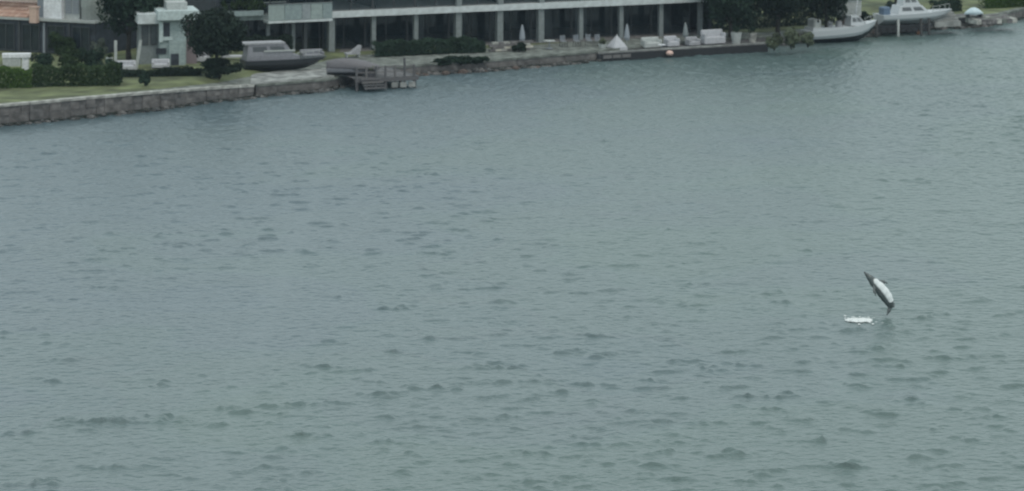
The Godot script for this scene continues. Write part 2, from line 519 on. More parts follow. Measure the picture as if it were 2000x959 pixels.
func seawall(label: String, from: float, to: float, width: float, coping: bool, rocks: int, rock_scale: float):
	var a := shore_at(from)
	var t := thing("seawall", label, "seawall", a[0])
	var o: Vector3 = a[0]
	# walk along the waterline and set a cast panel every few metres
	var px := from
	while px < to - 1.0:
		var p0 := shore_at(px)
		var step := width * rng.randf_range(.8, 1.25)
		var nx := px
		while nx < to and (shore_at(nx)[0] - p0[0]).length() < step:
			nx += 2.0
		var p1 := shore_at(minf(nx, to))
		var u: Vector3 = p1[0] - p0[0]
		var w := u.normalized() * .008
		var n := Vector3(-u.z, 0, u.x).normalized()
		var jut := n * rng.randf_range(-.03, .03)
		var st := mb()
		var q0: Vector3 = p0[0] - o + w + jut

		var q1: Vector3 = p1[0] - o - w + jut
		var rows := []
		for s in [[-1.2, .0], [p0[1] - .16, 0.]]:
			rows.append(PackedVector3Array([q0 + Vector3(0, s[0], 0), q1 + Vector3(0, s[0], 0), q1 + Vector3(0, s[0], 0) - n * .55, q0 + Vector3(0, s[0], 0) - n * .55]))
		for i in 2:
			rows[1][i + 1].y = p1[1] - .16
		if coping:      # squared blocks in three courses, each a little proud or shy of the next
			for c in 3:
				var cut := rng.randf_range(.3, .7)
				for half in 2:
					var y0: float = -.5 + c * (p0[1] + .34) / 3.0
					var y1: float = -.5 + (c + 1) * (p0[1] + .34) / 3.0 - .008
					var pr := n * rng.randf_range(-.05, .05)
					var f0 := q0.lerp(q1, cut * half) + pr
					var f1 := q0.lerp(q1, cut + (1.0 - cut) * half) - w * .8 + pr
					st = mb()
					loft(st, [PackedVector3Array([f0 + Vector3(0, y0, 0), f1 + Vector3(0, y0, 0), f1 + Vector3(0, y0, 0) - n * .4, f0 + Vector3(0, y0, 0) - n * .4]),
						PackedVector3Array([f0 + Vector3(0, y1, 0), f1 + Vector3(0, y1, 0), f1 + Vector3(0, y1, 0) - n * .4, f0 + Vector3(0, y1, 0) - n * .4])])
					part("wall_block", st, M.wall[rng.randi() % 3], t)
		else:
			loft(st, rows)
			part("wall_panel", st, M.wall[rng.randi() % 3], t)
		st = mb()
		rows = []
		var q := n * .07
		for y in [-.157, .03]:
			rows.append(PackedVector3Array([q0 + q + Vector3(0, p0[1] + y, 0), q1 + q + Vector3(0, p1[1] + y, 0), q1 + Vector3(0, p1[1] + y, 0) - n * .6, q0 + Vector3(0, p0[1] + y, 0) - n * .6]))
		loft(st, rows)
		part("coping_stone", st, M.coping if coping else M.quay, t)
		st = mb()
		q = n * .09
		rows = []
		for y in [-.9, .16 + rng.randf() * .12]:
			rows.append(PackedVector3Array([q0 - w + q + Vector3(0, y, 0), q1 + w + q + Vector3(0, y, 0), q1 + w + Vector3(0, y, 0), q0 - w + Vector3(0, y, 0)]))
		loft(st, rows)
		part("tide_band", st, M.weed, t)
		px = nx
	# boulders at its foot
	var shapes := []
	for k in 4:
		shapes.append(boulder(k))
	for k in rocks:
		var e := shore_at(lerpf(from + 4, to - 4, (k + rng.randf()) / rocks))
		var p: Vector3 = e[0] - o + Vector3(rng.randf_range(-.2, .2), rng.randf_range(-.1, .12), rng.randf_range(.05, .4))
		var s := rock_scale * rng.randf_range(.6, 1.3)
		piece("boulder", shapes[k % 4], M.stone[rng.randi() % (4 if from == 700 else 3)], t, p, Vector3(0, rng.randf() * TAU, 0), Vector3(s * 1.3, s * .8, s))
	return t

func boulder(k: int) -> Mesh:
	rng.seed = 90 + k
	var st := mb()
	var rings := []
	for j in 5:
		var y := -1.0 + j * .5
		var r := sqrt(maxf(.06, 1.0 - y * y)) * .5
		var rg := PackedVector3Array()
		for i in 7:
			var a := TAU * i / 7
			var q := r * rng.randf_range(.82, 1.15)
			rg.append(Vector3(sin(a) * q, y * .42, cos(a) * q))
		rings.append(rg)
	loft(st, rings)
	st.generate_normals()
	return st.commit()

# ---------------------------------------------------------------- buildings
func glazing(parent: Node, x0: float, x1: float, y0: float, y1: float, z: float, panes: int):
	# a window: dark frame with panes between mullions
	var st := mb()
	var f := .07
	box(st, x0, x1, y0, y0 + f, z - .05, z + .05)
	box(st, x0, x1, y1 - f, y1, z - .05, z + .05)
	for k in panes + 1:
		var x := lerpf(x0 + f * .5, x1 - f * .5, float(k) / panes)
		box(st, x - f * .5, x + f * .5, y0 + f, y1 - f, z - .05, z + .05)
	var w := part("window", st, M.frame, parent)
	for k in panes:
		var a := lerpf(x0 + f * .5, x1 - f * .5, float(k) / panes) + f * .5
		var b := lerpf(x0 + f * .5, x1 - f * .5, float(k + 1) / panes) - f * .5
		st = mb()
		quad(st, Vector3(a, y0 + f, z), Vector3(b, y0 + f, z), Vector3(b, y1 - f, z), Vector3(a, y1 - f, z))
		part("pane", st, M.glass, w)

func glass_house():
	# the long glass-fronted house: two storeys between pale slabs, columns all along
	var corner := at(648, 34, 4.0)
	var end := at(1370, 3, 4.0)
	var run := end - corner
	run.y = 0
	var len_ := run.length() + 2.0
	var turn := rad_to_deg(atan2(-run.z, run.x))
	corner.y = .88
	var t := thing("glass_house", "long two-storey house of dark glass with a pale floor slab and grey columns", "house", corner, turn)
	var st := mb()
	var deep := 11.0
	box(st, -10.5, len_, -.4, .12, -deep, .35)
	part("plinth", st, M.paving, t)
	st = mb()
	box(st, -.2, len_, 3.1, 3.62, -deep, .25)
	part("floor_slab", st, M.slab, t)
	st = mb()
	box(st, -10.5, -.203, 3.1, 3.55, -deep, -.6)
	part("wing_slab", st, M.panel[1], t)
	st = mb()
	box(st, -10.5, len_ + .4, 6.9, 7.4, -deep, .6)
	part("roof", st, M.slab, t)
	st = mb()
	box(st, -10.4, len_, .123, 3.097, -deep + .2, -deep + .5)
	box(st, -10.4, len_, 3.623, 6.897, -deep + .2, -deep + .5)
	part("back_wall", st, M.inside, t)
	for x in [-10.4, len_ - .3]:
		st = mb()
		box(st, x, x + .3, .123, 3.097, -deep + .503, -1.9)
		box(st, x, x + .3, 3.623, 6.897, -deep + .503, -.5)
		part("end_wall", st, M.slate, t)
	var bay := (run.length()) / 9.0
	# partitions and curtains inside give the rooms their depth
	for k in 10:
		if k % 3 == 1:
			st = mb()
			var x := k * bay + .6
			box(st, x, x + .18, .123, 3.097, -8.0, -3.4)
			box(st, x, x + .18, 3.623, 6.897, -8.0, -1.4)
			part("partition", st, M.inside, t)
	for k in [0, 2, 3, 5, 6, 8]:
		st = mb(true)
		var x0: float = k * bay + .4 + rng.randf() * 1.4
		for i in 9:
			var xa := x0 + i * .13
			quad(st, Vector3(xa, .2, -2.9 - .07 * (i % 2)), Vector3(xa + .13, .2, -2.9 - .07 * ((i + 1) % 2)), Vector3(xa + .13, 3.0, -2.9 - .07 * ((i + 1) % 2)), Vector3(xa, 3.0, -2.9 - .07 * (i % 2)))
		part("curtain", st, M.curtain, t)
	for k in 9:
		glazing(t, k * bay + .02, (k + 1) * bay - .02, .123, 3.097, -2.3, 2)
		glazing(t, k * bay + .02, (k + 1) * bay - .02, 3.623, 6.897, -.45, 2)
	for k in 3:
		glazing(t, -10.1 + k * 3.3, -10.1 + (k + 1) * 3.3 - .04, .123, 3.097, -2.3, 2)
		glazing(t, -10.1 + k * 3.3, -10.1 + (k + 1) * 3.3 - .04, 3.623, 6.897, -1.4, 2)
	for k in 10:
		st = mb()
		var w := .27 if k in [0, 3, 4, 5] else .19
		var x := k * bay
		box(st, x - w, x + w, .123, 3.097, -.5, -.5 + w * 2)
		part("column", st, M.column, t)
		if k >= 3:
			st = mb()
			box(st, x - w * .9, x + w * .9, 3.623, 6.897, -.3, -.3 + w * 1.8)
			part("upper_column", st, M.column, t)
	for x in [-5.6, -3.3, -2.2]:
		st = mb()
		box(st, x - .15, x + .15, .123, 3.097, -.9, -.6)
		part("column", st, M.frame if x == -2.2 else M.column, t)
	# the pale balcony at its left end
	st = mb()
	box(st, -6.1, -.203, 2.9, 3.097, -.6, .75)
	var bal := part("balcony", st, M.slab, t)
	var xs := [-6.1, -4.6, -3.0, -2.2, -1.1, -.21]
	for k in 5:
		st = mb()
		box(st, xs[k] + .02, xs[k + 1] - .02, 3.13, 4.48, .66, .72)
		part("balustrade_panel", st, M.panel[k % 3], bal)
	st = mb()
	box(st, -6.15, -.2, 4.483, 4.54, .6, .78)
	part("handrail", st, M.column, bal)
	# planted ledge further left
	st = mb()
	box(st, -10.0, -6.3, 3.56, 4.0, -.55, .1)
	var ledge := part("planter", st, M.panel[1], t)
	st = mb()
	for k in 7:
		leaves(st, Vector3(-9.6 + k * .55, 4.45, -.2), Vector3(.5, .6, .4), 4, 60, .2, .5)
	part("plants", st, M.leaf_mid, ledge)

func tile_house():
	var t := thing("tile_roof_house", "house with dark ground floor, terracotta lean-to roof and pink and white upper walls", "house", garden(186, 109), -25)
	var st := mb()
	box(st, -13, 0, -.4, 2.75, -9, 0)
	part("wall", st, M.slate, t)
	for k in 5:
		var x := -12.4 + k * 2.5
		st = mb()
		box(st, x - .22, x - .02, -.3, 2.6, .003, .14)
		part("pilaster", st, M.shutter if k == 3 else M.frame, t)
		glazing(t, x + .15, x + 1.9, .1, 2.4, .06, 2)
	st = mb()
	box(st, -13.3, .2, 2.753, 2.95, -9, .35)
	part("cornice", st, M.offwhite, t)
	# the lean-to roof: rows of barrel tiles
	st = mb()
	var a := [Vector3(-13.2, 2.953, .3), Vector3(-6.6, 2.953, .3), Vector3(-6.6, 3.85, -2.4), Vector3(-13.2, 3.85, -2.4)]
	var dn := Vector3(0, -.05, 0)
	loft(st, [PackedVector3Array([a[0], a[1], a[1] - Vector3(0, 0, 2.7), a[0] - Vector3(0, 0, 2.7)]), PackedVector3Array([a[0], a[1], a[2], a[3]])])
	var roof := part("roof", st, M.terracotta[2], t)
	var tile := mb(true)
	var rg := []
	for e in [0.0, 1.0]:
		rg.append(ring(Vector3(0, .9 * e, -2.7 * e) * .25, Vector3(.15 - .02 * e, 0, 0), Vector3(0, .1, .03), 8))
	loft(tile, rg)
	tile.generate_normals()
	var tm := tile.commit()
	for r in 4:
		for k in 21:
			piece("tile", tm, M.terracotta[rng.randi() % 3], roof, Vector3(-13.0 + k * .31, 2.99 + .222 * r, .3 - .675 * r))
	st = mb()
	box(st, -13, -6.4, 2.953, 7, -9, -2.403)
	part("pink_wall", st, M.pink, t)
	# white upper floor
	st = mb()
	box(st, -5.3, -3.5, 2.953, 7.0, -8, -.25)
	part("white_wall", st, M.white, t)
	st = mb()
	box(st, -6.38, -5.303, 2.953, 7.0, -8, -1.0)
	part("grey_wall", st, M.shutter, t)
	st = mb()
	box(st, -3.497, -2.0, 2.953, 7.0, -8, -.7)
	var recess := part("recessed_wall", st, M.offwhite, t)
	for k in 2:
		st = mb()
		for s in 12:
			box(st, -3.35 + k * .72, -2.75 + k * .72, 3.4 + s * .2, 3.55 + s * .2, -.697, -.62)
		part("shutter", st, M.shutter, recess)
	st = mb(true)
	lathe(st, Vector3(-.75, 2.953, -1.2), [[1.15, 0], [1.15, 1.0], [1.2, 1.05], [1.2, 4.0], [0.1, 4.6]], 18)
	part("round_bay", st, M.offwhite, t)
	st = mb()
	box(st, -6.05, -5.35, 2.6, 3.9, .36, .8)
	box(st, -6.15, -5.25, 3.9, 4.0, .3, .85)
	part("chimney_stack", st, M.terracotta[1], t)
	st = mb()
	box(st, -13.2, .3, 7.003, 7.3, -9.2, .1)
	part("upper_roof", st, M.offwhite, t)

func pool_house():
	var t := thing("pool_house", "small pale teal garden house with flat overhanging roof between two dark trees", "garden house", garden(275, 128), 12)
	var st := mb()
	box(st, 1.55, 3.75, -.3, 3.75, -3.2, 0)
	part("wall", st, M.teal, t)
	st = mb()
	box(st, 1.35, 4.75, 3.753, 4.5, -3.6, .65)
	var r := part("roof", st, M.teal_roof, t)
	st = mb()
	box(st, 2.2, 3.9, 4.503, 5.1, -2.8, -.4)
	part("roof_box", st, M.offwhite, r)
	st = mb()
	box(st, 0, 1.547, -.3, 3.4, -3.2, -.8)
	part("side_wing", st, M.column, t)
	st = mb()
	box(st, -.2, 1.55, 3.403, 4.2, -3.4, -.2)
	part("side_roof", st, M.slab, t)
	glazing(t, .15, .7, 1.6, 3.2, -.76, 1)
	glazing(t, .85, 1.4, 1.6, 3.2, -.76, 1)
	st = mb()
	box(st, 1.85, 2.4, 2.35, 3.5, -.02, .03)
	part("dark_window", st, M.slate, t)
	# raised frame round the window, and the buttress under it
	st = mb()
	box(st, 1.5, 1.83, 1.9, 3.6, .003, .16)
	box(st, 1.83, 2.6, 2.05, 2.32, .003, .16, 0)
	part("window_surround", st, M.teal_roof, t)
	st = mb()
	box(st, 2.3, 3.6, -.3, 2.0, .003, .35)
	part("lower_wall", st, M.teal, t)
	st = mb()
	box(st, 1.25, 2.1, .9, 1.4, .003, .06)
	part("opening", st, M.slate, t)
	st = mb()
	box(st, 2.45, 3.1, -.3, .95, .353, .4)
	part("door", st, M.slate, t)
	st = mb()
	box(st, 3.753, 4.7, -.3, 3.7, -2.8, -.5)
	part("mauve_wall", st, M.mauve, t)

# ---------------------------------------------------------------- garden and deck furniture
func sofa(label: String, where: Vector3, turn: float, w: float, h: float, m: Material, posts := 0.0):
	var t := thing("outdoor_sofa", label, "sofa", where, turn)
	var d := .85
	var st := mb()
	soft_box(st, 0, w, .12, h * .55, -d, 0, .07)
	part("seat", st, m, t)
	st = mb()
	soft_box(st, 0, w, h * .55, h, -d, -d + .28, .08)
	part("backrest", st, m, t)
	for x in [0.0, w - .22]:
		st = mb()
		soft_box(st, x, x + .22, h * .55 + .003, h * .8, -d + .283, 0, .06)
		part("armrest", st, m, t)
	for x in [.08, w - .16]:
		st = mb()
		box(st, x, x + .08, 0, .12, -.2, -.12)
		box(st, x, x + .08, 0, .12, -d + .1, -d + .18)
		part("leg", st, M.frame, t)
	if posts > 0.0:
		for s in [0, 1]:
			st = mb()
			var x: float = -.13 + s * (w + .02)
			box(st, x, x + .24, 0, posts, -d - .1, -d + .1 - .2 + .17, (.35 if s else 0.0))
			part("post", st, M.offwhite, t)
	return t

func lounger(label: String, where: Vector3, turn: float, w: float, h: float, m: Material, flip := 1.0):
	var t := thing("sun_lounger", label, "lounger", where, turn)
	var st := mb()
	soft_box(st, 0, w, .25, .42, -.65, 0, .05)
	part("mattress", st, m, t)
	st = mb()
	var x0 := 0.05 if flip > 0 else w - .05
	var q := [Vector3(x0, .42, 0), Vector3(x0 + flip * .75, .42, 0)]
	var y := Vector3(-flip * .25 + flip * .1, h - .42, 0)
	var ra := PackedVector3Array([q[0] + Vector3(0, 0, 0), q[1], q[1] + Vector3(0, 0, -.65), q[0] + Vector3(0, 0, -.65)])
	var rb := PackedVector3Array([q[0] + y, q[0] + y + Vector3(flip * .14, 0, 0), q[0] + y + Vector3(flip * .14, 0, -.65), q[0] + y + Vector3(0, 0, -.65)])
	loft(st, [ra, rb])
	part("backrest", st, m, t)
	for x in [.1, w - .18]:
		st = mb()
		box(st, x, x + .08, 0, .25, -.58, -.07)
		part("leg", st, M.offwhite, t)
	return t

func parasol(label: String, where: Vector3, h: float, m: Material):
	var t := thing("closed_parasol", label, "parasol", where)
	var st := mb(true)
	lathe(st, Vector3.ZERO, [[.28, 0], [.28, .06], [.05, .1]], 10)
	part("base", st, M.pile, t)
	st = mb(true)
	tube(st, Vector3(0, .1, 0), Vector3(0, h, 0), .035, .03)
	part("pole", st, M.offwhite, t)
	st = mb()
	lathe(st, Vector3.ZERO, [[.20, h * .35], [.27, h * .45], [.2, h * .7], [.1, h * .93], [.02, h * .99]], 9)
	part("canopy", st, m, t)

func table(label: String, where: Vector3, w: float, h: float, m: Material):
	var t := thing("round_table", label, "table", where)
	var st := mb()
	lathe(st, Vector3.ZERO, [[w * .5, h - .06], [w * .5, h]], 14)
	part("tabletop", st, m, t)
	st = mb()
	lathe(st, Vector3.ZERO, [[w * .3, 0], [w * .28, .05], [.05, .1], [.05, h - .06]], 10)
	part("pedestal", st, M.shutter, t)

func planter(label: String, where: Vector3, w: float, h: float, pot: Material, leaf: Material, group := ""):
	var t := thing("planter", label, "planter", where, 0.0, group)
	var st := mb()
	lathe(st, Vector3.ZERO, [[w * .36, 0], [w * .5, h * .9], [w * .52, h], [w * .45, h], [w * .44, h * .92]], 12)
	part("pot", st, pot, t)
	st = mb()
	leaves(st, Vector3(0, h * 1.35, 0), Vector3(w * .5, h * .5, w * .5), 6, 70, .13, .5)
	part("plant", st, leaf, t)

# ---------------------------------------------------------------- boats
func hull_rings(L: float, B: float, H: float, sheer: float) -> Array:
	# stern at x = 0, bow at x = L, keel at y = 0
	var rings := []
	for k in 10:
		var s := k / 9.0
		var b := B * .5 * (1.0 if s < .45 else sqrt(maxf(0.0004, 1.0 - pow((s - .45) / .56, 2.0))))
		var y := H + sheer * s * s
		var keel := H * .9 * pow(maxf(0, s - .62) / .38, 2.0)
		var x := L * s
		var rg := PackedVector3Array([Vector3(x, keel, 0), Vector3(x, lerpf(keel, y, .42), b * .8), Vector3(x + .1 * s, lerpf(keel, y, .62), b * .95), Vector3(x + .25 * s, y, b),
			Vector3(x + .25 * s, y, -b), Vector3(x + .1 * s, lerpf(keel, y, .62), -b * .95), Vector3(x, lerpf(keel, y, .42), -b * .8)])
		rings.append(rg)
	return rings

func hull(parent: Node, L: float, B: float, H: float, sheer: float, top: Material, bottom: Material, split := .62):
	var R := hull_rings(L, B, H, sheer)
	var lower := []
	var upper := []
	for r in R:
		lower.append(PackedVector3Array([r[0], r[1], r[6]]))
		upper.append(PackedVector3Array([r[1], r[2], r[3], r[4], r[5], r[6]]))
	var st := mb()
	loft(st, flip_rings(lower))
	var lo := part("hull", st, bottom, parent)
	st = mb()
	loft(st, flip_rings(upper))
	part("topsides", st, top, lo)

func flip_rings(a: Array) -> Array:
	var out := []
	for r in a:
		var b: PackedVector3Array = r.duplicate()
		b.reverse()
		out.append(b)
	return out

func cabin(parent: Node, x0: float, x1: float, y0: float, y1: float, b: float, rake0: float, rake1: float, wall: Material, called := "cabin") -> MeshInstance3D:
	# a deckhouse with raked ends; glass on each side and ahead
	var st := mb()
	var t := .84
	var lo := PackedVector3Array([Vector3(x0, y0, b), Vector3(x1, y0, b), Vector3(x1, y0, -b), Vector3(x0, y0, -b)])
	var hi := PackedVector3Array([Vector3(x0 + rake0, y1, b * t), Vector3(x1 - rake1, y1, b * t), Vector3(x1 - rake1, y1, -b * t), Vector3(x0 + rake0, y1, -b * t)])
	loft(st, [lo, hi])
	var c := part(called, st, wall, parent)
	for s in [1, -1]:
		for k in 2:
			var a := .12 + .42 * k
			var e := a + .34
			st = mb()
			var q := []
			for f in [[a, .38], [e, .38], [e, .82], [a, .82]]:
				var p := Vector3(lerpf(lerpf(x0, x1, f[0]), lerpf(x0 + rake0, x1 - rake1, f[0]), f[1]), lerpf(y0, y1, f[1]), s * (lerpf(b, b * t, f[1]) + .012))
				q.append(p)
			if s > 0:
				quad(st, q[0], q[1], q[2], q[3])
			else:
				quad(st, q[1], q[0], q[3], q[2])
			part("side_window", st, M.boat_glass, c)
	st = mb()
	var w := []
	for f in [[-.8, .35], [-.8, .85], [.8, .85], [.8, .35]]:
		w.append(Vector3(x1 - rake1 * f[1] + .015, lerpf(y0, y1, f[1]), f[0] * lerpf(b, b * t, f[1])))
	quad(st, w[0], w[1], w[2], w[3])
	part("windscreen", st, M.boat_glass, c)
	return c

func railing(parent: Node, pts: Array, h: float, m: Material):
	var st := mb(true)
	for k in pts.size():
		tube(st, pts[k], pts[k] + Vector3(0, h, 0), .025, .025, 5)
		if k:
			tube(st, pts[k - 1] + Vector3(0, h, 0), pts[k] + Vector3(0, h, 0), .025, .025, 5)
	part("railing", st, m, parent)

# ---------------------------------------------------------------- decks and jetties
func deck(called: String, label: String, category: String, a: Vector3, b: Vector3, level: float, deep: float, plank: float, fascia: float, tops: Array, pile_gap: float, edge_m: Material) -> Node3D:
	# a timber deck on piles from a (left) to b (right), its front edge along a-b, running back by deep
	var run := b - a
	run.y = 0
	var L := run.length()
	a.y = 0
	var t := thing(called, label, category, a, rad_to_deg(atan2(-run.z, run.x)))
	var n := int(L / plank)
	var shared := BoxMesh.new()
	shared.size = Vector3(L / n - .02, .06, deep)
	for k in n:
		piece("plank", shared, tops[rng.randi() % tops.size()], t, Vector3((k + .5) * L / n, level - .03 + rng.randf_range(-.006, .006), -deep * .5))
	var st := mb()
	box(st, 0, L, level - .06 - fascia, level - .063, -.12, 0)
	box(st, 0, L, level - .06 - fascia, level - .063, -deep, -deep + .12)
	part("beam", st, edge_m, t)
	var m := int(L / pile_gap) + 1
	for k in m:
		for r in 2:
			st = mb(true)
			var x := .25 + k * (L - .5) / maxf(1, m - 1)
			tube(st, Vector3(x, -1.5, -.3 - r * (deep - .6)), Vector3(x, level - .065, -.3 - r * (deep - .6)), .14, .13, 8)
			part("pile", st, M.pile, t)
	return t

# ---------------------------------------------------------------- the dolphin
func dolphin():
	# spine from snout to flukes, in metres about the point of the water it leaps from; x right, y up, z to the viewer
	var foot := at(1738, 617, 0)
	var spine := [Vector3(-1.36, 2.34, .10), Vector3(-1.22, 2.20, .08), Vector3(-1.06, 2.04, .06), Vector3(-.84, 1.80, .03), Vector3(-.57, 1.52, 0), Vector3(-.35, 1.25, 0), Vector3(-.17, 1.0, 0), Vector3(-.05, .78, 0), Vector3(.01, .60, -.02), Vector3(.07, .48, -.05)]
	var rad := [.05, .085, .16, .24, .30, .32, .30, .25, .17, .09]
	var belly := Vector3(.52, .28, .80).normalized()       # the belly is turned to the viewer and a little to the right
	# work in a box of cells; distance = smooth union of tapered capsules and fins
	var bones := []
	for k in spine.size() - 1:
		bones.append([spine[k], spine[k + 1], rad[k], rad[k + 1], 0.0, Vector3.ZERO])
	var ax: Vector3 = (spine[6] - spine[4]).normalized()
	var side := ax.cross(belly).normalized()
	var flat := func(a: Vector3, b: Vector3, ra: float, rb: float, n: Vector3): bones.append([a, b, ra, rb, 1.0, n])
	# dorsal fin swept towards the tail, on the side away from the belly
	var bk := -belly
	flat.call(spine[5] + bk * .22, spine[5] + bk * .42 + ax * .14, .15, .10, side)
	flat.call(spine[5] + bk * .40 + ax * .12, spine[5] + bk * .52 + ax * .28, .10, .04, side)
	# pectoral fins
	for s in [1.0, -1.0]:
		var root: Vector3 = spine[3] + side * s * .2 + belly * .1 + ax * .1
		flat.call(root, root + side * s * .24 + ax * .22 + belly * .05, .10, .09, belly)
		flat.call(root + side * s * .24 + ax * .22 + belly * .05, root + side * s * .36 + ax * .46 + belly * .05, .09, .03, belly)
	# flukes
	var tail: Vector3 = spine[9]
	var tx: Vector3 = (spine[9] - spine[8]).normalized()
	for s in [1.0, -1.0]:
		flat.call(tail - tx * .05, tail + side * s * .22 + tx * .05, .13, .11, belly)
		flat.call(tail + side * s * .22 + tx * .05, tail + side * s * .52 + tx * .16, .11, .04, belly)
	var lo := Vector3(-1.55, -.25, -.65)
	var cell := .03
	var n := Vector3i(62, 90, 46)
	var F := PackedFloat32Array()
	F.resize(n.x * n.y * n.z)
	F.fill(1.0)
	for b in bones:
		var a: Vector3 = b[0]
		var d: Vector3 = b[1] - a
		var big: float = maxf(b[2], b[3]) + .14
		var p0: Vector3 = (a.min(b[1]) - Vector3.ONE * big - lo) / cell
		var p1: Vector3 = (a.max(b[1]) + Vector3.ONE * big - lo) / cell
		for k in range(maxi(0, int(p0.z)), mini(n.z, int(p1.z) + 2)):
			for j in range(maxi(0, int(p0.y)), mini(n.y, int(p1.y) + 2)):
				for i in range(maxi(0, int(p0.x)), mini(n.x, int(p1.x) + 2)):
					var p := lo + Vector3(i, j, k) * cell
					var q := p - a
					var nn: Vector3 = b[5]
					if b[4] > 0.0:           # fins are squashed across their own plane
						var off := q.dot(nn)
						q += nn * off * 2.0
					var t := clampf(q.dot(d) / d.length_squared(), 0, 1)
					var v := (q - d * t).length() - lerpf(b[2], b[3], t)
					if b[4] > 0.0:
						v *= .6
					var at_ := (k * n.y + j) * n.x + i
					var o := F[at_]
					var kk := .07 if b[4] == 0.0 else .04
					var hh := clampf(.5 + .5 * (o - v) / kk, 0, 1)
					F[at_] = lerpf(o, v, hh) - kk * hh * (1.0 - hh)
	# surface nets
	var st := SurfaceTool.new()
	st.begin(Mesh.PRIMITIVE_TRIANGLES)
	st.set_smooth_group(0)
	var vert := {}
	var count := 0
	var off8 := [0, 1, n.x, n.x + 1, n.x * n.y, n.x * n.y + 1, n.x * n.y + n.x, n.x * n.y + n.x + 1]
	for k in n.z - 1:
		for j in n.y - 1:
			for i in n.x - 1:
				var c := (k * n.y + j) * n.x + i
				var neg := 0
				for o in off8:
					if F[c + o] < 0.0:
						neg += 1
				if neg == 0 or neg == 8:
					continue
				var s := Vector3.ZERO
				var m := 0
				for e in [[0, 1], [2, 3], [4, 5], [6, 7], [0, 2], [1, 3], [4, 6], [5, 7], [0, 4], [1, 5], [2, 6], [3, 7]]:
					var f0 := F[c + off8[e[0]]]
					var f1 := F[c + off8[e[1]]]
					if (f0 < 0.0) != (f1 < 0.0):
						var t := f0 / (f0 - f1)
						var a := Vector3(e[0] & 1, (e[0] >> 1) & 1, e[0] >> 2)
						var b := Vector3(e[1] & 1, (e[1] >> 1) & 1, e[1] >> 2)
						s += a.lerp(b, t)
						m += 1
				var p := lo + (Vector3(i, j, k) + s / m) * cell
				# countershading: slate back, pale flank, white belly from chin to vent
				var best := 9.0
				var u := 0.0
				var ring_ := 0.0
				for q in spine.size() - 1:
					var d: Vector3 = spine[q + 1] - spine[q]
					var t := clampf((p - spine[q]).dot(d) / d.length_squared(), 0, 1)
					var r: Vector3 = p - spine[q] - d * t
					if r.length() < best:
						best = r.length()
						u = q + t
						ring_ = r.normalized().dot(belly)
						best = r.length()
				var lim := .78 + .9 * smoothstep(3.0, 1.4, u) + .9 * smoothstep(6.9, 7.6, u)
				var reach := lerpf(rad[int(u)], rad[mini(int(u) + 1, 9)], u - int(u)) + .05
				var wht := smoothstep(lim - .12, lim + .1, ring_) * (1.0 if best < reach else 0.0)
				var flank := smoothstep(-.2, .4, ring_)
				var dark := Color(.05, .06, .062).lerp(Color(.10, .115, .115), flank)
				st.set_color(dark.lerp(Color(.74, .77, .77), wht))
				st.add_vertex(p)
				vert[c] = count
				count += 1
	var steps_ := [1, n.x, n.x * n.y]
	for c in vert:
		for axis in 3:
			var f0 := F[c]
			var f1: float = F[c + steps_[axis]]
			if (f0 < 0.0) == (f1 < 0.0):
				continue
			var u: int = steps_[(axis + 1) % 3]
			var v: int = steps_[(axis + 2) % 3]
			if not (vert.has(c - u) and vert.has(c - v) and vert.has(c - u - v)):
				continue
			var q := [vert[c], vert[c - u], vert[c - u - v], vert[c - v]]
			if f0 < 0.0:
				q.reverse()
			for w in [q[0], q[1], q[2], q[0], q[2], q[3]]:
				st.add_index(w)
	var skin := mat(1, 1, 1, .22)
	skin.vertex_color_use_as_albedo = true
	var t := thing("dolphin", "leaping dolphin with dark back and bright white belly, clear of the water", "dolphin", foot)
	part("body", st, skin, t)
	var eye := mb(true)
	for s in [1.0, -1.0]:
		var p: Vector3 = spine[2] + side * s * .135 + belly * .04
		lathe(eye, p, [[.004, -.02], [.018, -.01], [.02, 0], [.018, .01], [.004, .02]], 8)
	part("eyes", eye, M.hull_dark, t)

func foam():
	var p := at(1679, 627, 0)
	var t := thing("splash_foam", "bright white patch of foam floating left of the leaping dolphin", "foam", p, 0)
	rng.seed = 51
	var st := mb(true)
	for k in 90:
		var x := rng.randfn() * .3
		if absf(x) > .66:
			continue
		var w := sqrt(maxf(0, 1.0 - pow(x / .68, 2)))
		var z := rng.randf_range(-.42, .42) * w
		var r := rng.randf_range(.09, .2)
		var h := (.05 + .07 * w * rng.randf())
		lathe(st, Vector3(x, .02, z), [[r, 0], [r * .92, h * .5], [r * .55, h * .9], [.01, h]], 8)
	for k in 26:      # loose flecks drifting off it
		var x := rng.randfn() * .55
		var z := rng.randfn() * .4
		var r := rng.randf_range(.03, .10)
		lathe(st, Vector3(x, .03, z), [[r, 0], [r * .8, r * .4], [.01, r * .7]], 7)
	part("froth", st, M.foam, t)
	st = mb(true)
	for k in 30:
		var x := rng.randf_range(-.8, .8)
		var z := rng.randf_range(-.6, .6)
		var r := rng.randf_range(.02, .05)
		lathe(st, Vector3(x, rng.randf_range(.05, .2), z), [[.003, -r], [r, 0], [.003, r]], 6)
	part("spray_drops", st, M.foam, t).set_meta("kind", "stuff")

